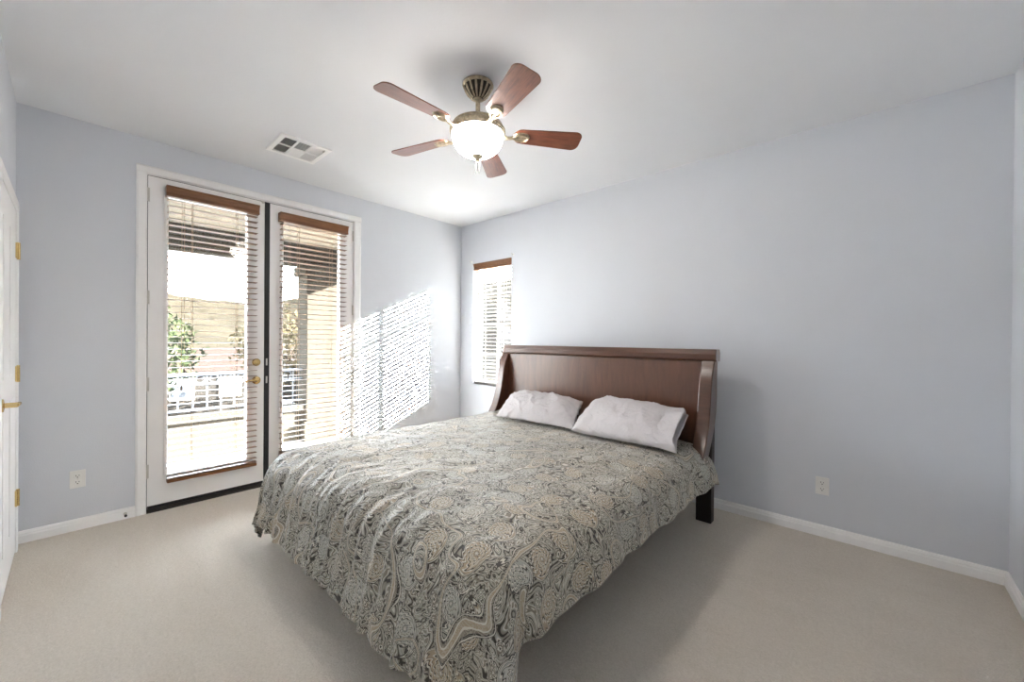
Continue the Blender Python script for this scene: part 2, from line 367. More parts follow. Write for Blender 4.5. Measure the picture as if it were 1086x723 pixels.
# french door leaves
def hinge(z, y, parent, mat='satin', zh=0.10):
    bm = bmn(); tube(bm, [(0.004, y, z-zh/2), (0.004, y, z+zh/2)], 0.0065, 10)
    for q in (-0.3, -0.1, 0.1, 0.3): tube(bm, [(0.004, y, z+q*zh-0.001), (0.004, y, z+q*zh+0.001)], 0.0075, 10)
    box(bm, -0.002, 0.0015, y-0.011, y+0.011, z-zh/2, z+zh/2)
    return obj('hinge', bm, mat, parent, smooth='auto')
def door_leaf(name, y0, y1, gy0, gy1, gz0, gz1, hy):
    x0, x1, z0, z1 = -0.047, 0.0, 0.047, 2.477
    bm = bmn()
    box(bm, x0, x1, y0, gy0, z0, z1); box(bm, x0, x1, gy1, y1, z0, z1)
    box(bm, x0, x1, gy0, gy1, z0, gz0); box(bm, x0, x1, gy0, gy1, gz1, z1)
    d = obj(name, bm, 'door', kind='structure')
    bm = bmn()
    for s in (1, -1):
        xa = x1 if s == 1 else x0
        P = [(xa, 0), (xa+s*0.008, 0.004), (xa+s*0.008, 0.014), (xa+s*0.003, 0.024), (xa, 0.026)]
        prism(bm, [(u, gy0-0.026+v) for u, v in P], 'z', gz0-0.026, gz1+0.026); prism(bm, [(u, gy1+0.026-v) for u, v in P], 'z', gz0-0.026, gz1+0.026)
        prism(bm, [(u, gz0-0.026+v) for u, v in P], 'y', gy0-0.026, gy1+0.026); prism(bm, [(u, gz1+0.026-v) for u, v in P], 'y', gy0-0.026, gy1+0.026)
    obj('glazing_bead', bm, 'door', d)
    bx('glass_pane', (-0.028, -0.020, gy0, gy1, gz0, gz1), 'glass', d)
    bx('door_sweep', (-0.045, -0.004, y0+0.004, y1-0.004, 0.026, 0.047), 'black', d)
    for z in hy[1:]: hinge(z, hy[0], d)
    return d
d1 = door_leaf('door_1', -2.998, -2.244, -2.884, -2.376, 0.262, 2.345, (-3.000, 2.337, 1.585, 0.946, 0.305))
d2 = door_leaf('door_2', -2.204, -1.446, -2.094, -1.583, 0.262, 2.345, (-1.443, 2.337, 1.582, 0.896, 0.266))
bx('astragal', (-0.045, 0.004, -2.244, -2.204, 0.047, 2.477), 'black', d2)
bm = bmn(); tube(bm, [(0.006, -2.258, 2.462), (0.006, -2.258, 2.476)], 0.011, 12); obj('ball_catch', bm, 'satin', d1, smooth='auto')
# brass deadbolt and lever of the left leaf
ky = -2.302
bm = bmn(); lathe(bm, [(0.0, 0), (0.032, 0), (0.032, 0.004), (0.026, 0.010), (0.0, 0.012)], 28, (0.0, ky, 1.083), 'x')
box(bm, 0.010, 0.026, ky-0.016, ky+0.016, 1.079, 1.087); obj('deadbolt', bm, 'brass', d1, smooth='auto')
bm = bmn(); lathe(bm, [(0.0, 0), (0.033, 0), (0.033, 0.004), (0.026, 0.010), (0.012, 0.013), (0.012, 0.045), (0.0, 0.045)], 28, (0.0, ky, 0.928), 'x')
tube(bm, [(0.045, ky+0.006, 0.928), (0.050, ky-0.02, 0.932), (0.050, ky-0.06, 0.930), (0.048, ky-0.095, 0.922), (0.044, ky-0.112, 0.926)], [0.009, 0.010, 0.008, 0.007, 0.005], 10)
obj('lever_handle', bm, 'brass', d1, smooth='auto')
for z in (1.083, 0.928):
    bx('strike_plate', (0.0035, 0.006, -2.230, -2.218, z-0.03, z+0.03), 'satin', d2)

# door with gold hinges on the front wall (seen edge-on at the left)
DX0, DX1, DZ = 0.165, 0.965, 2.035
bx('door_3', (DX0, DX1, -RL+0.001, -RL+0.010, 0.012, DZ), 'door', kind='structure', bevel=0.002)
d3 = bpy.data.objects['door_3']
for (xa, xb, za, zb) in ((0.28, 0.53, 0.22, 0.95), (0.60, 0.85, 0.22, 0.95), (0.28, 0.53, 1.08, 1.88), (0.60, 0.85, 1.08, 1.88)):
    bm = bmn(); box(bm, xa, xb, -RL+0.009, -RL+0.014, za, zb); obj('panel', bm, 'door', d3, bevel=0.004)
for z in (1.80, 1.07, 0.33):
    bm = bmn(); tube(bm, [(DX0-0.004, -RL+0.020, z-0.05), (DX0-0.004, -RL+0.020, z+0.05)], 0.007, 10); box(bm, DX0-0.03, DX0+0.03, -RL+0.010, -RL+0.0185, z-0.045, z+0.045); obj('hinge', bm, 'brass', d3, smooth='auto')
bm = bmn(); kx = 0.90
lathe(bm, [(0.0, 0), (0.032, 0), (0.030, 0.008), (0.012, 0.011), (0.012, 0.05), (0.0, 0.05)], 24, (kx, -RL+0.010, 0.965), 'y')
tube(bm, [(kx+0.005, -RL+0.058, 0.965), (kx-0.03, -RL+0.062, 0.968), (kx-0.10, -RL+0.058, 0.962)], [0.009, 0.009, 0.006], 10)
obj('lever_handle', bm, 'brass', d3, smooth='auto')
bm = bmn()
def cas_y(bm, axis, lo, hi, a0, a1):
    P = [(lo, -RL), (lo, -RL+0.012), (lo+0.15*(hi-lo), -RL+0.018), (lo+0.8*(hi-lo), -RL+0.018), (hi, -RL+0.009), (hi, -RL)]
    if axis == 'z': prism(bm, P, 'z', a0, a1)
    else: prism(bm, [(v, u) for u, v in P], 'x', a0, a1)
cas_y(bm, 'z', DX0-0.006, DX0-0.075, 0, DZ+0.007); cas_y(bm, 'z', DX1+0.006, DX1+0.075, 0, DZ+0.007); cas_y(bm, 'x', DZ+0.006, DZ+0.075, DX0-0.075, DX1+0.075)
obj('trim_4', bm, 'white', kind='structure')

# window in the back wall
bm = bmn(); f0, f1 = 0.075, 0.125
box(bm, WX0, WX0+0.035, f0, f1, WZ0, WZ1); box(bm, WX1-0.035, WX1, f0, f1, WZ0, WZ1)
box(bm, WX0, WX1, f0, f1, WZ0, WZ0+0.035); box(bm, WX0, WX1, f0, f1, WZ1-0.035, WZ1)
w1 = obj('window_1', bm, 'white', kind='structure', bevel=0.003)
bm = bmn(); box(bm, 0.562, 0.582, 0.092, 0.108, WZ0+0.03, WZ1-0.03)
for k in range(1, 4): zz = WZ0 + (WZ1-WZ0)*k/4; box(bm, WX0+0.03, WX1-0.03, 0.092, 0.108, zz-0.009, zz+0.009)
obj('muntins', bm, 'white', w1)
bx('glass_pane', (WX0+0.03, WX1-0.03, 0.098, 0.102, WZ0+0.03, WZ1-0.03), 'glass', w1)

# ------------------------------------------------------------------ blinds
def val_prof(d):  # crown moulded valance, (out, z) with z down from 0
    return [(0.004, 0), (d, 0), (d, -0.012), (d-0.006, -0.020), (d-0.010, -0.040), (d-0.014, -0.052), (d-0.009, -0.062), (d-0.009, -0.078), (0.004, -0.078)]
def blind(name, label, group, horiz, a0, a1, ztop, zbot, off, width, slat_mat, tilt, pitch, stack, slat_in=0.012, vin=0.0, tass=()):
    """horiz 'y': hangs on the left wall (out = +x); 'x': hangs in the back wall (out = -y)"""
    def P(a, o, z): return (off+o, a, z) if horiz == 'y' else (a, off-o, z)
    mid = (a0+a1)/2
    t = thing(name, label, 'window blind', P(mid, 0, zbot), 0, group)
    def block(bm, aa, ab, oa, ob, za, zb):
        p, q = P(aa, oa, za), P(ab, ob, zb); lo = [min(u, v) for u, v in zip(p, q)]; hi = [max(u, v) for u, v in zip(p, q)]
        return box(bm, lo[0], hi[0], lo[1], hi[1], lo[2], hi[2])
    bm = bmn(); pr = val_prof(width+0.012+vin)
    A = [bm.verts.new(P(a0, u, ztop+v)) for u, v in pr]; B_ = [bm.verts.new(P(a1, u, ztop+v)) for u, v in pr]; n = len(pr)
    for i in range(n): bm.faces.new((A[i], A[(i+1) % n], B_[(i+1) % n], B_[i]))
    bm.faces.new(A[::-1]); bm.faces.new(B_)
    obj('valance', bm, 'blindwood', t, bevel=0.002)
    s0, s1 = a0+slat_in, a1-slat_in
    # slats
    bm = bmn(); z = ztop-0.10; ow = 0.008+width/2-0.004; hw = width/2-0.004
    zs = []
    while z > zbot+0.05+stack*0.006: zs.append(z); z -= pitch
    zs += [zbot+0.034+k*0.0075 for k in range(stack)]
    for i, z in enumerate(zs):
        tl = tilt if i < len(zs)-stack else 0
        prof = []
        for k in range(5):
            u = -1+k*0.5; prof.append((u*hw, (1-u*u)*0.0015+0.0014))
        for k in range(4, -1, -1):
            u = -1+k*0.5; prof.append((u*hw, (1-u*u)*0.0015-0.0014))
        ct, st = math.cos(tl), math.sin(tl)
        pts = [(ow+u*ct-w*st, z+u*st+w*ct) for u, w in prof]
        A = [bm.verts.new(P(s0, u, w)) for u, w in pts]; B_ = [bm.verts.new(P(s1, u, w)) for u, w in pts]; n = len(pts)
        for k in range(n): bm.faces.new((A[k], A[(k+1) % n], B_[(k+1) % n], B_[k]))
        bm.faces.new(A[::-1]); bm.faces.new(B_)
    obj('slats', bm, slat_mat, t)
    bm = bmn(); block(bm, s0, s1, ow-hw, ow+hw, zbot, zbot+0.026); obj('bottom_rail', bm, 'blindwood' if slat_mat == 'slat' else slat_mat, t, bevel=0.004)
    cm = 'cord' if slat_mat == 'slat' else 'whitecord'
    w = s1-s0
    for fr in (0.25, 0.75) if w < 0.7 else (0.15, 0.5, 0.85):
        a = s0+fr*w; bm = bmn()
        for o in (ow-hw-0.001, ow+hw+0.001): tube(bm, [P(a, o, ztop-0.07), P(a, o, zbot+0.026)], 0.0013, 6)
        for z in zs: tube(bm, [P(a, ow-hw, z-0.003), P(a, ow+hw, z-0.003)], 0.0008, 4)
        obj('ladder_cord', bm, cm, t)
    for a, z in tass:
        bm = bmn(); o = ow+hw+0.010
        tube(bm, [P(a, o-0.004, ztop-0.075), P(a, o, z)], 0.0011, 6); obj('pull_cord', bm, cm, t)
        bm = bmn(); cx, cy, cz = P(a, o, z)
        lathe(bm, [(0.0015, 0.0), (0.0055, -0.006), (0.0065, -0.026), (0.0075, -0.036), (0.002, -0.038)], 12, (cx, cy, cz)); obj('tassel', bm, 'bedframe', t, smooth='auto')
    return t
blind('wood_blind', 'brown wooden blind on the left french door leaf beside the brass handle', None, 'y', -2.905, -2.300, 2.418, 0.207, 0.008, 0.058, 'slat', R(2), 0.0465, 1, tass=((-2.80, 1.06), (-2.815, 0.93)))
blind('wood_blind', 'brown wooden blind on the right french door leaf nearer the room corner', None, 'y', -2.142, -1.527, 2.405, 0.222, 0.008, 0.058, 'slat', R(2), 0.0465, 5, tass=((-2.06, 1.12), (-2.075, 0.97)))
blind('window_blind', 'pale slatted blind with brown valance in the narrow window beside the headboard', None, 'x', 0.240, 0.872, 2.232, 0.740, 0.062, 0.052, 'slatwhite', R(14), 0.0455, 2, slat_in=0.008, vin=0.012, tass=((0.80, 1.72), (0.30, 1.72)))
# small white bracket hooks over the window
for xh, lb in ((0.205, 'small white curtain hook over the left top corner of the narrow window'), (0.905, 'small white curtain hook over the right top corner of the narrow window')):
    t = thing('curtain_hook', lb, 'hook', (xh, 0, 2.262), 0, 'curtain hooks over the narrow window')
    bx('back_plate', (xh-0.008, xh+0.008, -0.003, 0.0, 2.25, 2.275), 'white', t)
    bm = bmn(); tube(bm, [(xh, -0.002, 2.262), (xh, -0.028, 2.262), (xh, -0.034, 2.268), (xh, -0.034, 2.278)], 0.003, 8); obj('hook_arm', bm, 'satin', t, smooth='auto')

# ------------------------------------------------------------------ outlets, switch, door stop
def plate(name, label, cat, loc, rz, outlet, group):
    t = thing(name, label, cat, loc, rz, group); L = wm(t)
    def tb(bm): bm.transform(L); return bm
    bm = bmn(); box(bm, -0.0365, 0.0365, -0.006, 0.0, -0.0585, 0.0585); obj('cover_plate', tb(bm), 'plate', t, bevel=0.003)
    if outlet:
        for s in (0.021, -0.021):
            bm = bmn(); prism(bm, [(-0.017, s-0.009), (-0.012, s-0.0145), (0.012, s-0.0145), (0.017, s-0.009), (0.017, s+0.009), (0.012, s+0.0145), (-0.012, s+0.0145), (-0.017, s+0.009)], 'y', -0.0085, -0.005)
            r = obj('receptacle', tb(bm), 'plate', t, bevel=0.001)
            bm = bmn(); box(bm, -0.0085, -0.0055, -0.0088, -0.008, s-0.001, s+0.008); box(bm, 0.0055, 0.0085, -0.0088, -0.008, s, s+0.007); lathe(bm, [(0, -0.0088), (0.0032, -0.0088), (0.0032, -0.008), (0, -0.008)], 12, (0, 0, s-0.008), 'y')
            obj('slot', tb(bm), 'slot', r)
        bm = bmn(); lathe(bm, [(0, -0.0072), (0.003, -0.0072), (0.003, -0.006), (0, -0.006)], 12, (0, 0, 0), 'y'); obj('screw', tb(bm), 'satin', t)
    else:
        bm = bmn(); prism(bm, [(-0.006, 0.0), (-0.0085, -0.012), (-0.006, -0.033), (-0.005, 0.033), (-0.010, 0.03)], 'x', -0.0165, 0.0165); obj('rocker', tb(bm), 'plate', t)
        for s in (0.048, -0.048):
            bm = bmn(); lathe(bm, [(0, -0.0072), (0.003, -0.0072), (0.003, -0.006), (0, -0.006)], 12, (0, 0, s), 'y'); obj('screw', tb(bm), 'satin', t)
    return t
G = 'white wall outlets'
plate('wall_outlet', 'white duplex outlet on the left wall between the far left door and the french doors', 'outlet', (0, -3.343, 0.340), R(90), True, G)
plate('wall_outlet', 'white duplex outlet low in the striped sunlight on the left wall near the corner', 'outlet', (0, -1.075, 0.298), R(90), True, G)
plate('wall_outlet', 'white duplex outlet on the bare back wall right of the bed', 'outlet', (3.702, 0, 0.336), 0, True, G)
plate('light_switch', 'white light switch in the striped sunlight right of the french doors', 'switch', (0, -1.246, 1.144), R(90), False, None)
t = thing('door_stop', 'small door stop on the baseboard left of the french doors', 'door stop', (0.016, -3.114, 0.038))
bm = bmn(); tube(bm, [(0.014, -3.114, 0.038), (0.020, -3.114, 0.038)], 0.010, 12); tube(bm, [(0.02, -3.114, 0.038), (0.058, -3.114, 0.038)], 0.0045, 10); obj('spring', bm, 'satin', t, smooth='auto')
bm = bmn(); tube(bm, [(0.058, -3.114, 0.038), (0.070, -3.114, 0.038)], 0.008, 12); obj('rubber_tip', bm, 'slot', t, smooth='auto')

# ------------------------------------------------------------------ ceiling vent
vx0, vx1, vy0, vy1 = 0.500, 0.852, -2.385, -2.035
t = thing('ceiling_vent', 'white square ceiling vent with six louvred sections near the french doors', 'vent', ((vx0+vx1)/2, (vy0+vy1)/2, H))
bm = bmn(); fr = 0.035
zt, zb = H, H-0.012
box(bm, vx0, vx0+fr, vy0, vy1, zb, zt); box(bm, vx1-fr, vx1, vy0, vy1, zb, zt); box(bm, vx0+fr, vx1-fr, vy0, vy0+fr, zb, zt); box(bm, vx0+fr, vx1-fr, vy1-fr, vy1, zb, zt)
ix0, ix1, iy0, iy1 = vx0+fr, vx1-fr, vy0+fr, vy1-fr
for k in (1, 2): yy = iy0+(iy1-iy0)*k/3; box(bm, ix0, ix1, yy-0.006, yy+0.006, zb+0.002, zt)
xm = (ix0+ix1)/2; box(bm, xm-0.006, xm+0.006, iy0, iy1, zb+0.002, zt)
obj('frame', bm, 'white', t, bevel=0.002)
bx('duct_shade', (ix0, ix1, iy0, iy1, H-0.0015, H-0.0005), 'ventdark', t)  # flat dark sheet stands for the shade behind the louvres
for k in range(3):
    for j in range(2):
        ya, yb = iy0+(iy1-iy0)*k/3+0.006, iy0+(iy1-iy0)*(k+1)/3-0.006
        xa, xb = (ix0, xm-0.006) if j == 0 else (xm+0.006, ix1)
        bm = bmn(); n = 7
        for i in range(n):
            if k == 1:
                q = xa+(xb-xa)*(i+0.5)/n; sgn = -1 if j == 0 else 1
                vs = box(bm, q-0.011, q+0.011, ya, yb, -0.0006, 0.0006)
                tf(bm, vs, Matrix.Translation((q, 0, H-0.0065)) @ Matrix.Rotation(R(36)*sgn, 4, 'Y') @ Matrix.Translation((-q, 0, 0)))
            else:
                q = ya+(yb-ya)*(i+0.5)/n; 
                vs = box(bm, xa, xb, q-(0.0065 if k == 0 else 0.008), q+(0.0065 if k == 0 else 0.008), -0.0006, 0.0006)
                tf(bm, vs, Matrix.Translation((0, q, H-0.0065)) @ Matrix.Rotation(R(54 if k == 0 else -35), 4, 'X') @ Matrix.Translation((0, -q, 0)))
        obj('louvre', bm, 'white', t)
bx('damper_lever', (vx1-fr-0.02, vx1-fr+0.012, vy1-fr-0.012, vy1-fr-0.006, H-0.022, H-0.008), 'satin', t)

# ------------------------------------------------------------------ ceiling fan
FX, FYc, FZb = 2.27, -1.83, 2.468
t = thing('ceiling_fan', 'five-blade reddish wooden ceiling fan with lit alabaster bowl light', 'ceiling fan', (FX, FYc, H))
ctr = (FX, FYc, 0)
bm = bmn(); lathe(bm, [(0.0, H), (0.082, H), (0.082, H-0.012), (0.074, H-0.020), (0.066, H-0.040), (0.050, H-0.064), (0.030, H-0.080), (0.020, H-0.084), (0.0, H-0.084)], 40, ctr)
cano = obj('canopy', bm, 'fandark', t, smooth='auto')
bm = bmn(); lathe(bm, [(0.078, H-0.001), (0.087, H-0.001), (0.088, H-0.010), (0.080, H-0.018), (0.076, H-0.016)], 40, ctr); obj('canopy_rim', bm, 'fanmetal', cano, smooth='auto')
bm = bmn()
for k in range(14):
    a = 2*math.pi*k/14
    pts = [(FX+r*math.cos(a), FYc+r*math.sin(a), z) for r, z in ((0.080, H-0.016), (0.071, H-0.032), (0.060, H-0.052), (0.044, H-0.070), (0.030, H-0.081))]
    tube(bm, pts, [0.0055, 0.0065, 0.006, 0.005, 0.004], 6)
obj('canopy_ribs', bm, 'fanmetal', cano, smooth='auto')
bm = bmn(); lathe(bm, [(0.0, H-0.08), (0.026, H-0.08), (0.027, H-0.088), (0.016, H-0.094), (0.0125, H-0.10), (0.0125, 2.585), (0.018, 2.580), (0.021, 2.565), (0.027, 2.555), (0.030, 2.540), (0.0, 2.540)], 24, ctr); obj('downrod', bm, 'fanmetal', t, smooth='auto')
bm = bmn(); lathe(bm, [(0.0, 2.545), (0.045, 2.545), (0.060, 2.540), (0.085, 2.527), (0.120, 2.518), (0.138, 2.512), (0.143, 2.504), (0.143, 2.496), (0.148, 2.492), (0.152, 2.484), (0.152, 2.464), (0.147, 2.456), (0.0, 2.456)], 48, ctr)
mot = obj('motor_housing', bm, 'fanmetal', t, smooth='auto')
bm = bmn()
for k in range(56):
    a = 2*math.pi*k/56; x, y = FX+0.153*math.cos(a), FYc+0.153*math.sin(a)
    tube(bm, [(x, y, 2.467), (x, y, 2.482)], 0.0045, 5)
obj('beaded_band', bm, 'fanmetal', mot, smooth='auto')
bm = bmn(); prof = [(0.0, 2.458), (0.146, 2.458)]
for k in range(1, 15):
    a = k/14*R(84); prof.append((0.146*math.cos(a)**0.85, 2.456-0.122*math.sin(a)))
prof.append((0.0, 2.333)); lathe(bm, prof, 48, ctr)
obj('glass_bowl', bm, 'bowl', t, smooth='auto')
bm = bmn(); lathe(bm, [(0.0, 2.342), (0.030, 2.341), (0.033, 2.336), (0.026, 2.329), (0.015, 2.321), (0.010, 2.310), (0.006, 2.304), (0.008, 2.299), (0.0, 2.294)], 20, ctr); obj('finial', bm, 'fanmetal', t, smooth='auto')
for dx_, zz in ((-0.008, 2.245), (0.010, 2.245)):
    x, y = FX+dx_*0.75, FYc+dx_*0.67
    bm = bmn(); tube(bm, [(x, y, 2.318), (x, y, zz+0.03)], 0.0012, 6); pc = obj('pull_chain', bm, 'fanmetal', t)
    bm = bmn(); lathe(bm, [(0.001, 0.062), (0.005, 0.058), (0.006, 0.012), (0.003, 0.0), (0.001, -0.012)], 10, (x, y, zz)); obj('pull_knob', bm, 'pull', pc, smooth='auto')
def fan_blade(ang):
    R0, R1, hw0, hw1 = 0.205, 0.603, 0.056, 0.074
    out = []
    N = 14
    for i in range(9):   # rounded root
        a = math.pi/2+math.pi*i/8; out.append((R0+0.05+0.05*math.cos(a), hw0*math.sin(a)))
    for i in range(1, 7): f = i/6; out.append((R0+0.05+(R1-0.04-R0-0.05)*f, -(hw0+(hw1-hw0)*f)))
    rc = 0.04
    for i in range(1, 7): a = -math.pi/2+math.pi/2*i/6; out.append((R1-rc+rc*math.cos(a)*0.9+0.004*i/6, -(hw1-rc)+rc*math.sin(a)))
    for i in range(0, 7): a = math.pi/2*i/6; out.append((R1-rc+rc*math.cos(a)*0.9+0.004*(6-i)/6, (hw1-rc)+rc*math.sin(a)))
    for i in range(5, 0, -1): f = i/6; out.append((R0+0.05+(R1-0.04-R0-0.05)*f, (hw0+(hw1-hw0)*f)))
    bm = bmn(); prism(bm, out, 'z', -0.003, 0.003)
    TM = Matrix.Translation((FX, FYc, FZb)) @ Matrix.Rotation(ang, 4, 'Z') @ Matrix.Rotation(R(-12), 4, 'X')
    bm.transform(TM)
    # keep the grain along the blade: the mesh lives in the blade's own frame
    bm.transform(wm(t).inverted()); me_frame = wm(t).inverted() @ TM
    bm.transform(me_frame.inverted())
    bmesh.ops.recalc_face_normals(bm, faces=bm.faces[:])
    me = bpy.data.meshes.new('fan_blade'); bm.to_mesh(me); bm.free(); me.materials.append(MT['blade'])
    o = bpy.data.objects.new('fan_blade', me); C.objects.link(o); o.parent = t; o.matrix_local = me_frame
    md = o.modifiers.new('bevel', 'BEVEL'); md.width = 0.0015; md.segments = 2; md.limit_method = 'ANGLE'
    WORLD[o.name] = TM
    # cast blade iron: arm, oval medallion and scroll
    bm = bmn()
    tube(bm, [(0.140, 0, -0.004), (0.165, 0, -0.018), (0.190, 0, -0.016), (0.215, 0, -0.008)], [0.013, 0.011, 0.010, 0.012], 10)
    lathe(bm, [(0.0, -0.012), (0.024, -0.011), (0.034, -0.007), (0.036, -0.003), (0.0, -0.003)], 24, (0, 0, 0))
    vs = bm.verts[-24*5:]
    for v in vs: v.co.x = v.co.x*1.35+0.252
    for s in (1, -1): tube(bm, [(0.20, s*0.004, -0.014), (0.225, s*0.022, -0.013), (0.255, s*0.029, -0.012), (0.282, s*0.018, -0.012), (0.292, 0, -0.012)], 0.0045, 6)
    tube(bm, [(0.22, 0, -0.014), (0.285, 0, -0.013)], [0.006, 0.004], 8)
    bm.transform(TM)
    obj('blade_iron', bm, 'fanmetal', o, smooth='auto')
for k in range(5): fan_blade(R(51.2+72*k))

# ------------------------------------------------------------------ bed
BX0, BX1 = 1.075, 3.125    # outer faces of the headboard wings
YH = -0.335                # front face of the headboard panel
bed = thing('bed', 'dark cherry wooden sleigh-style bed with curved headboard wings against the back wall', 'bed', ((BX0+BX1)/2, YH, 0))
bm = bmn(); box(bm, BX0+0.05, BX1-0.05, YH, YH+0.035, 0.30, 1.165); obj('headboard_panel', bm, 'cherry', bed, bevel=0.003)
bm = bmn()   # crown rail, rolled back a little
prism(bm, [(YH-0.012, 1.152), (YH-0.030, 1.168), (YH-0.034, 1.205), (YH-0.026, 1.240), (YH+0.055, 1.240), (YH+0.075, 1.215), (YH+0.070, 1.152)], 'x', BX0+0.030, BX1+0.012)
obj('crown_rail', bm, 'bedframe', bed, bevel=0.004)
front = [(-0.270, 1.238), (-0.300, 1.236), (-0.322, 1.220), (-0.338, 1.192), (-0.346, 1.165), (-0.372, 1.12), (-0.405, 1.05), (-0.425, 0.96), (-0.438, 0.88), (-0.452, 0.80), (-0.475, 0.72), (-0.510, 0.64), (-0.560, 0.56), (-0.625, 0.49), (-0.690, 0.43), (-0.740, 0.37)]
def wing(xa, xb):
    n = len(front); bm = bmn()
    back = [(max(y+0.115, -0.33) if z > 0.72 else y+0.135, z) for y, z in front]
    back = [(-0.262, 1.20), (-0.275, 1.165), (-0.285, 1.05), (-0.285, 0.90), (-0.295, 0.80), (-0.325, 0.72), (-0.370, 0.64), (-0.430, 0.56), (-0.500, 0.47), (-0.560, 0.40), (-0.60, 0.34)]
    prism(bm, front+back[::-1], 'x', xa, xb)
    return bm
for xa, xb in ((BX0, BX0+0.085), (BX1-0.085, BX1)):
    w_ = obj('wing', wing(xa, xb), 'bedframe', bed, smooth='auto', bevel=0.007, segs=3)
for xa, xb in ((BX0+0.005, BX0+0.11), (BX1-0.125, BX1-0.02)):
    bx('leg', (xa, xb, YH+0.005, YH+0.075, 0.0, 1.150), 'beddark', bed, bevel=0.004)
for xa, xb in ((BX0+0.29, BX0+0.325), (BX1-0.325, BX1-0.29)):
    bx('side_rail', (xa, xb, -2.22, YH-0.01, 0.15, 0.25), 'bedframe', bed, bevel=0.004)
bx('foot_rail', (BX0+0.29, BX1-0.29, -2.255, -2.22, 0.15, 0.25), 'bedframe', bed, bevel=0.004)
for xa in (BX0+0.30, BX1-0.37): bx('foot_leg', (xa, xa+0.07, -2.24, -2.17, 0.0, 0.15), 'beddark', bed, bevel=0.004)
bx('slat_deck', (BX0+0.14, BX1-0.14, -2.22, YH-0.01, 0.25, 0.29), 'beddark', bed)
MX0, MX1, MY0, MY1, MZ = 1.165, 3.035, -2.40, -0.36, 0.545
bm = bmn(); box(bm, MX0, MX1, MY0, MY1, 0.292, MZ); mt = obj('mattress', bm, 'mattress', None, bevel=0.05, segs=4)
tag(mt, 'dark mattress on the bed frame, hidden under the paisley duvet', 'mattress')

# duvet: square cloth over the mattress, sides and corners falling in folds
def fb(p, s, seed): return noise.fractal(Vector((p[0]*s+seed, p[1]*s-seed, seed*1.7)), 1.0, 2.1, 3)
def duvet():
    ax0, ax1, ay0, ay1 = MX0+0.03, MX1-0.045, -2.37, -0.42   # where the cloth starts to fall
    dl, dr, df = 0.44, 0.328, 0.53                             # drop at left, right, foot
    NU, NV = 230, 220
    U0, U1, V0, V1 = ax0-dl, ax1+dr, ay0-df, ay1
    me = bpy.data.meshes.new('duvet'); bm = bmn(); uvl = bm.loops.layers.uv.new('UVMap')
    grid = {}; uvs = {}
    Z0 = 0.588
    for i in range(NU+1):
        for j in range(NV+1):
            u = U0+(U1-U0)*i/NU; v = V0+(V1-V0)*j/NV
            cu = min(max(u, ax0), ax1); cv = max(v, ay0)
            du, dv = u-cu, v-cv; L = math.hypot(du, dv)
            inx = min(cu-ax0, ax1-cu); iny = cv-ay0
            puff = 0.016*(1-math.exp(-min(inx, iny)/0.25))
            n1 = fb((u, v), 2.3, 3.1); n2 = fb((u, v), 6.0, 8.4); n3 = fb((u, v), 13.0, 2.7)
            z = Z0+puff+0.010*n1+0.007*n2+0.003*n3
            rid = math.sin(5.2*(u*0.55+v)+2.4*n1); z += 0.007*max(0, rid)**2
            # small gathers where the cloth turns down at the foot
            gath = math.exp(-max(0.0, iny)/0.22)
            z += 0.0028*gath*math.sin(u*52+5*n2)
            x, y = cu, cv
            if L > 1e-6:
                ex, ey = du/L, dv/L
                a_foot = ey*ey; a_right = max(0.0, ex)**2; a_left = max(0.0, -ex)**2
                rr = 0.20*a_foot+0.15*a_right+0.16*a_left     # softness of the turned edge
                lean = 0.24*a_foot+0.15*a_right+0.15*a_left
                thm = math.pi/2-lean
                th = min(L/rr, thm)
                out = rr*math.sin(th); dn = rr*(1-math.cos(th))
                rest = max(0.0, L-rr*thm)
                out += rest*math.sin(lean); dn += rest*math.cos(lean)
                hem = min(1.0, L/0.42)
                if du != 0 and dv != 0:
                    ang = math.atan2(abs(dv), abs(du))        # 0 = side, pi/2 = foot
                    fold = (0.02*math.sin(2*ang) if du < 0 else 1.0)*(math.sin(ang*5.0-2.43)*0.068+math.sin(ang*11.0)*0.015)*math.sin(2*ang)
                    out += fold*hem**1.5
                pf = 1.0*a_foot
                ph = u*46+4.0*fb((u, v*0.35), 2.0, 5.5); ph2 = u*83+3*fb((u, v*0.3), 3.0, 1.5)
                wr = (math.sin(ph)*0.0072+math.sin(ph2)*0.0050+math.sin(u*150+4*n2)*0.0018)*pf*(0.55+0.45*fb((u, v), 1.6, 9.0))
                wr += (math.sin(v*15+3*fb((u*0.3, v), 1.5, 4.0))*0.008+math.sin(v*34)*0.003)*(a_right+a_left)
                out += wr*min(1.0, L/0.12)*(0.7+0.5*hem)
                out += (0.016*fb((u, v), 3.0, 6.6)+0.006*n2)*hem
                dn += 0.010*fb((u, v), 2.5, 1.9)*hem
                out += 0.045*a_right*math.exp(-((cv-ay1)/0.22)**2)*hem
                x = cu+ex*out; y = cv+ey*out; z -= dn
                z = max(z, 0.018+0.010*abs(n2))
            hd = max(0.0, (cv-(ay1-0.10))/0.10); z -= 0.03*hd**2
            grid[i, j] = bm.verts.new((x, y, z)); uvs[i, j] = (u, v)
    for i in range(NU):
        for j in range(NV):
            ks = ((i, j), (i+1, j), (i+1, j+1), (i, j+1))
            f = bm.faces.new([grid[k] for k in ks]); f.smooth = True
            for lp, k in zip(f.loops, ks): lp[uvl].uv = uvs[k]
    bm.to_mesh(me); bm.free(); me.materials.append(MT['paisley'])
    o = bpy.data.objects.new('duvet', me); C.objects.link(o)
    sd = o.modifiers.new('thick', 'SOLIDIFY'); sd.thickness = 0.022; sd.offset = -1
    return tag(o, 'grey and cream paisley duvet spread over the bed, hanging to near the carpet', 'duvet')
duvet()

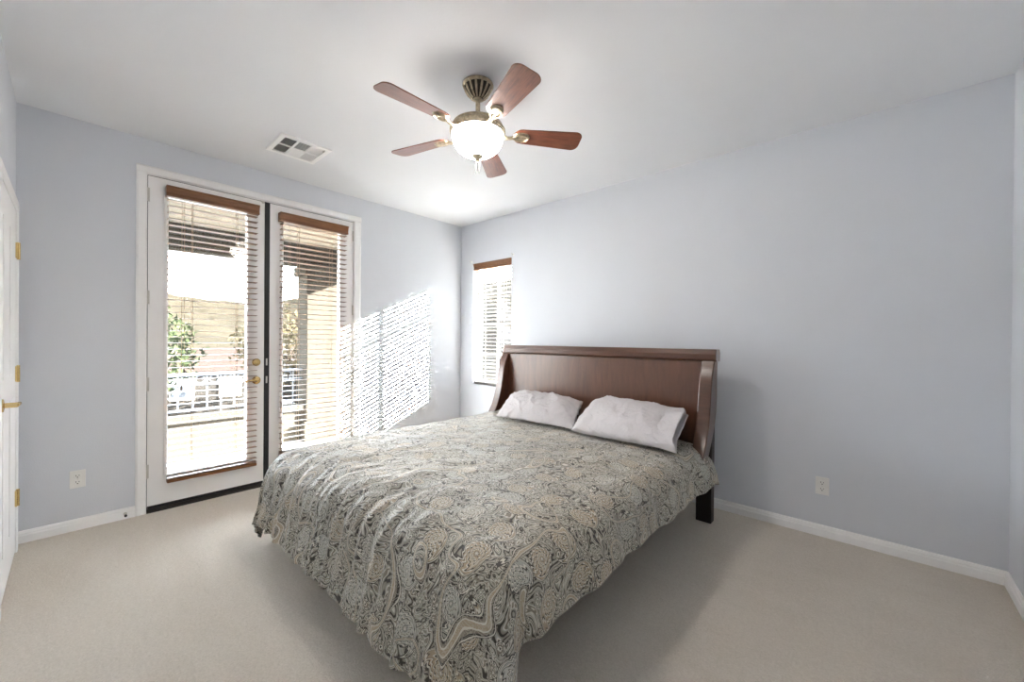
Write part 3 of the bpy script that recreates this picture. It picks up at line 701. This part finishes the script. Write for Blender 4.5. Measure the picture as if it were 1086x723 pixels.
# pillows leaning on the headboard
def pillow(name, label, x0, x1, yb, zb, yt, zt, thick, rz, seed, open_end=False, skew=0.0):
    wid, hgt = x1-x0, math.hypot(yt-yb, zt-zb); tilt = math.atan2(zt-zb, yt-yb)
    cx, cyc, cz = (x0+x1)/2, (yb+yt)/2, (zb+zt)/2
    t = thing(name, label, 'pillow', (cx, cyc, cz), 0, 'pillows against the headboard')
    TM = Matrix.Translation((cx, cyc, cz)) @ Matrix.Rotation(rz, 4, 'Z') @ Matrix.Rotation(tilt, 4, 'X')
    N, Mv = 90, 60
    def surf(s, q, side, ext=0.0, k=1.0):
        ws = 1-abs(q)**6*0.012; hs = 1-abs(s)**6*0.025
        px = s*wid/2*ws + skew*q; py = q*hgt/2*hs
        prof = max(0.0, (1-abs(s)**3.6))**0.75*max(0.0, (1-abs(q)**2.6))**0.75
        n = fb((px, py), 4.0, seed); n2 = fb((px*1.0, py), 11.0, seed+4)
        z = (thick*0.72 if side > 0 else -thick*0.16)*prof*k + (0.017*n+0.011*n2)*(0.35+0.65*prof)*(1 if side > 0 else 0.4)
        # creases running in from the ends and sagging folds across the middle
        e = abs(s)**2.2
        cr = math.sin((py*1.0+px*0.35*math.copysign(1, s))*60+4*n)*0.010*e*(1-q*q)
        cr += 0.013*max(0.0, math.sin(px*24+py*34+3.5*n+seed))**4*(1-e)+0.006*max(0.0, math.sin(px*38-py*22+5*n+seed*2))**4
        cr += 0.010*max(0.0, math.sin(px*70+3*n2))**3*max(0.0, -q-0.35)+0.012*max(0.0, math.sin(px*55+4*n2+1))**3*max(0.0, q-0.4)
        return Vector((px, py, z+cr*(1 if side > 0 else 0.2)))
    bm = bmn(); rows = {}
    for side in (1, -1):
        for i in range(N+1):
            for j in range(Mv+1):
                s, q = -1+2*i/N, -1+2*j/Mv
                if side == -1 and (i in (0, N) or j in (0, Mv)): rows[side, i, j] = rows[1, i, j]; continue
                rows[side, i, j] = bm.verts.new(surf(s, q, side))
        for i in range(N):
            for j in range(Mv):
                f = [rows[side, i, j], rows[side, i+1, j], rows[side, i+1, j+1], rows[side, i, j+1]]
                bm.faces.new(f if side == 1 else f[::-1])
    bm.transform(TM)
    mat = 'pillow'
    p = obj('pillowcase' if not open_end else 'pillow_body', bm, mat if not open_end else 'pillowdark', t, smooth=True)
    if open_end:   # loose case reaching past the pillow's right end
        bm = bmn(); rings = []
        NS, NR = 60, 48
        for i in range(NS+1):
            s = -1.03+2.20*i/NS
            ring = []
            for kk in range(NR):
                a = 2*math.pi*kk/NR
                q = math.sin(a); c_ = math.cos(a)
                qq = max(-1, min(1, math.copysign(abs(q)**0.75, q)))
                ss = max(-0.985, min(0.80, s))
                side = 1 if c_ >= 0 else -1
                v = surf(ss, qq*0.995, side, k=1.06)
                v.x += (s-ss)*wid/2*(0.86+0.10*math.sin(3*a+1.0)); v.y *= 1.02
                fl = max(0.0, (s-0.80)/0.37)
                v.z = v.z*(1-0.25*fl) + side*(0.010+0.014*fl*abs(c_)) + 0.012*fl*math.sin(5*a+2)
                v.y += 0.010*fl*math.sin(4*a)
                cl = max(0.0, (-s-0.97)/0.06)
                v.z *= (1-0.9*cl)
                ring.append(bm.verts.new(v))
            rings.append(ring)
        for A, B_ in zip(rings, rings[1:]):
            for kk in range(NR): bm.faces.new((A[kk], A[(kk+1) % NR], B_[(kk+1) % NR], B_[kk]))
        bm.faces.new(rings[0][::-1])
        bm.transform(TM)
        o = obj('pillowcase', bm, 'pillow', t, smooth=True)
        sd = o.modifiers.new('thick', 'SOLIDIFY'); sd.thickness = 0.004; sd.offset = -1
    return t
pillow('bed_pillow', 'pale grey pillow on the window side of the bed, its case tucked closed', 1.42, 2.195, -0.885, 0.634, -0.42, 0.772, 0.135, R(2), 2.0, False, -0.085)
pillow('bed_pillow', 'pale grey pillow on the outer side of the bed, its case open at one end', 2.26, 2.965, -0.900, 0.634, -0.42, 0.792, 0.135, R(0), 6.0, True, -0.045)

# ------------------------------------------------------------------ outside: balcony and beyond
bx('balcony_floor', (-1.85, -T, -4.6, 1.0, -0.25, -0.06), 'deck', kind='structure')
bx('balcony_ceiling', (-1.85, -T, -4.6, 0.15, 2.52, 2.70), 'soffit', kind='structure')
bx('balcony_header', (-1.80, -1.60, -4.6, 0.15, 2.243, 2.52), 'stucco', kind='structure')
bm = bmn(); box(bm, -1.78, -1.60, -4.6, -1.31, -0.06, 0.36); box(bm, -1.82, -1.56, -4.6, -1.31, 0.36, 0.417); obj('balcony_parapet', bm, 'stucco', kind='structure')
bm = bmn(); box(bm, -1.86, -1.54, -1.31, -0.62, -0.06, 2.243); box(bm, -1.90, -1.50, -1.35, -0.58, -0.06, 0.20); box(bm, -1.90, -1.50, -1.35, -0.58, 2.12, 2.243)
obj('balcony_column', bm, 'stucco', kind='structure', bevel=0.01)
t = thing('balcony_railing', 'dark iron railing with scroll rings on the low stucco balcony wall', 'railing', (-1.69, -2.9, 0.417))
for nm, za, zb in (('top_rail', 0.862, 0.890), ('middle_rail', 0.752, 0.768), ('bottom_rail', 0.470, 0.486)):
    bx(nm, (-1.71, -1.67, -4.55, -1.31, za, zb), 'iron', t)
for k in range(24):
    y = -1.42-0.13*k
    bx('picket', (-1.697, -1.683, y-0.007, y+0.007, 0.417 if k % 6 == 0 else 0.478, 0.87), 'iron', t)
for k in range(23):
    y = -1.485-0.13*k; bm = bmn()
    pts = [(-1.69, y+0.042*math.cos(a), 0.815+0.042*math.sin(a)) for a in [2*math.pi*i/16 for i in range(17)]]
    tube(bm, pts, 0.006, 6, False); obj('scroll_ring', bm, 'iron', t, smooth=True)
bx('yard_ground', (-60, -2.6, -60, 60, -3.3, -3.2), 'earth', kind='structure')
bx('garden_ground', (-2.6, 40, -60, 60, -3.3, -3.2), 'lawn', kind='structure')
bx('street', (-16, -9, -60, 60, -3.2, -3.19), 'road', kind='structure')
def tree(label, x, y, h, rad, mat, seed, sub='trees beyond the balcony'):
    rnd = random.Random(seed); zg = -3.2
    t = thing('leafy_tree', label, 'tree', (x, y, zg), 0, sub)
    bm = bmn(); tube(bm, [(x, y, zg), (x+0.1, y, zg+h*0.35), (x, y+0.1, zg+h*0.7)], [0.16, 0.12, 0.06], 8)
    for k in range(5):
        a = rnd.uniform(0, 6.28); tube(bm, [(x, y, zg+h*0.4), (x+rad*0.6*math.cos(a), y+rad*0.6*math.sin(a), zg+h*0.72)], [0.06, 0.02], 6)
    obj('trunk', bm, 'bark', t, smooth=True)
    bm = bmn()
    for k in range(1500):
        while True:
            p = Vector((rnd.uniform(-1, 1), rnd.uniform(-1, 1), rnd.uniform(-1, 1)))
            if 0.35 < p.length < 1: break
        p *= 1+0.25*noise.noise(p*2.5+Vector((seed, 0, 0)))
        c_ = Vector((x+p.x*rad, y+p.y*rad, zg+h*0.68+p.z*h*0.34))
        a, bq = Vector((rnd.gauss(0, 1), rnd.gauss(0, 1), rnd.gauss(0, 1))).normalized(), Vector((rnd.gauss(0, 1), rnd.gauss(0, 1), rnd.gauss(0, 1))).normalized()
        n = a.cross(bq).normalized(); s = rnd.uniform(0.10, 0.2)
        bm.faces.new([bm.verts.new(c_+a*s), bm.verts.new(c_+n*s*0.5), bm.verts.new(c_-a*s), bm.verts.new(c_-n*s*0.5)])
    obj('foliage', bm, mat, t)
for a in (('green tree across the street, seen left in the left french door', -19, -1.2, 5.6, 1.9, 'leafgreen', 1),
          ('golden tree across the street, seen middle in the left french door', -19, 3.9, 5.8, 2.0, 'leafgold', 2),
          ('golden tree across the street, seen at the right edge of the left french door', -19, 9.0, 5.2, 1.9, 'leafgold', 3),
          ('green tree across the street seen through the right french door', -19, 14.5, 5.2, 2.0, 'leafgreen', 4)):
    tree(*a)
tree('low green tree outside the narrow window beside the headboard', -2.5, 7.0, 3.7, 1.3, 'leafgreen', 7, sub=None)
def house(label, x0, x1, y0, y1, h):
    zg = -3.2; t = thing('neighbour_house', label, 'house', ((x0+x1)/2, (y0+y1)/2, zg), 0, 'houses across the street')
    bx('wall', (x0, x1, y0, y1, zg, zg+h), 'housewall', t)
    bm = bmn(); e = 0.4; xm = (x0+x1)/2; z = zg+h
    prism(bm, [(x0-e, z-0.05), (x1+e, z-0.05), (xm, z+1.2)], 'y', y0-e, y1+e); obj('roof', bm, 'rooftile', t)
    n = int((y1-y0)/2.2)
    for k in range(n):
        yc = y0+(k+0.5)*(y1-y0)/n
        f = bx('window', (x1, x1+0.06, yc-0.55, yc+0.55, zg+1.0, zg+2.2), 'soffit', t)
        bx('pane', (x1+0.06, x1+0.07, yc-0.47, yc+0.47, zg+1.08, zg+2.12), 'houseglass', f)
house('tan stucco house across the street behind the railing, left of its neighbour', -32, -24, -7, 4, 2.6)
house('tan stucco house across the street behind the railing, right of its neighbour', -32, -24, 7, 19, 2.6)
t = thing('neighbour_house', 'added brown stucco house screening sky light from the narrow window', 'house', (-8, 13, -3.2))  # added house: keeps sky light off the left wall and backs the slats
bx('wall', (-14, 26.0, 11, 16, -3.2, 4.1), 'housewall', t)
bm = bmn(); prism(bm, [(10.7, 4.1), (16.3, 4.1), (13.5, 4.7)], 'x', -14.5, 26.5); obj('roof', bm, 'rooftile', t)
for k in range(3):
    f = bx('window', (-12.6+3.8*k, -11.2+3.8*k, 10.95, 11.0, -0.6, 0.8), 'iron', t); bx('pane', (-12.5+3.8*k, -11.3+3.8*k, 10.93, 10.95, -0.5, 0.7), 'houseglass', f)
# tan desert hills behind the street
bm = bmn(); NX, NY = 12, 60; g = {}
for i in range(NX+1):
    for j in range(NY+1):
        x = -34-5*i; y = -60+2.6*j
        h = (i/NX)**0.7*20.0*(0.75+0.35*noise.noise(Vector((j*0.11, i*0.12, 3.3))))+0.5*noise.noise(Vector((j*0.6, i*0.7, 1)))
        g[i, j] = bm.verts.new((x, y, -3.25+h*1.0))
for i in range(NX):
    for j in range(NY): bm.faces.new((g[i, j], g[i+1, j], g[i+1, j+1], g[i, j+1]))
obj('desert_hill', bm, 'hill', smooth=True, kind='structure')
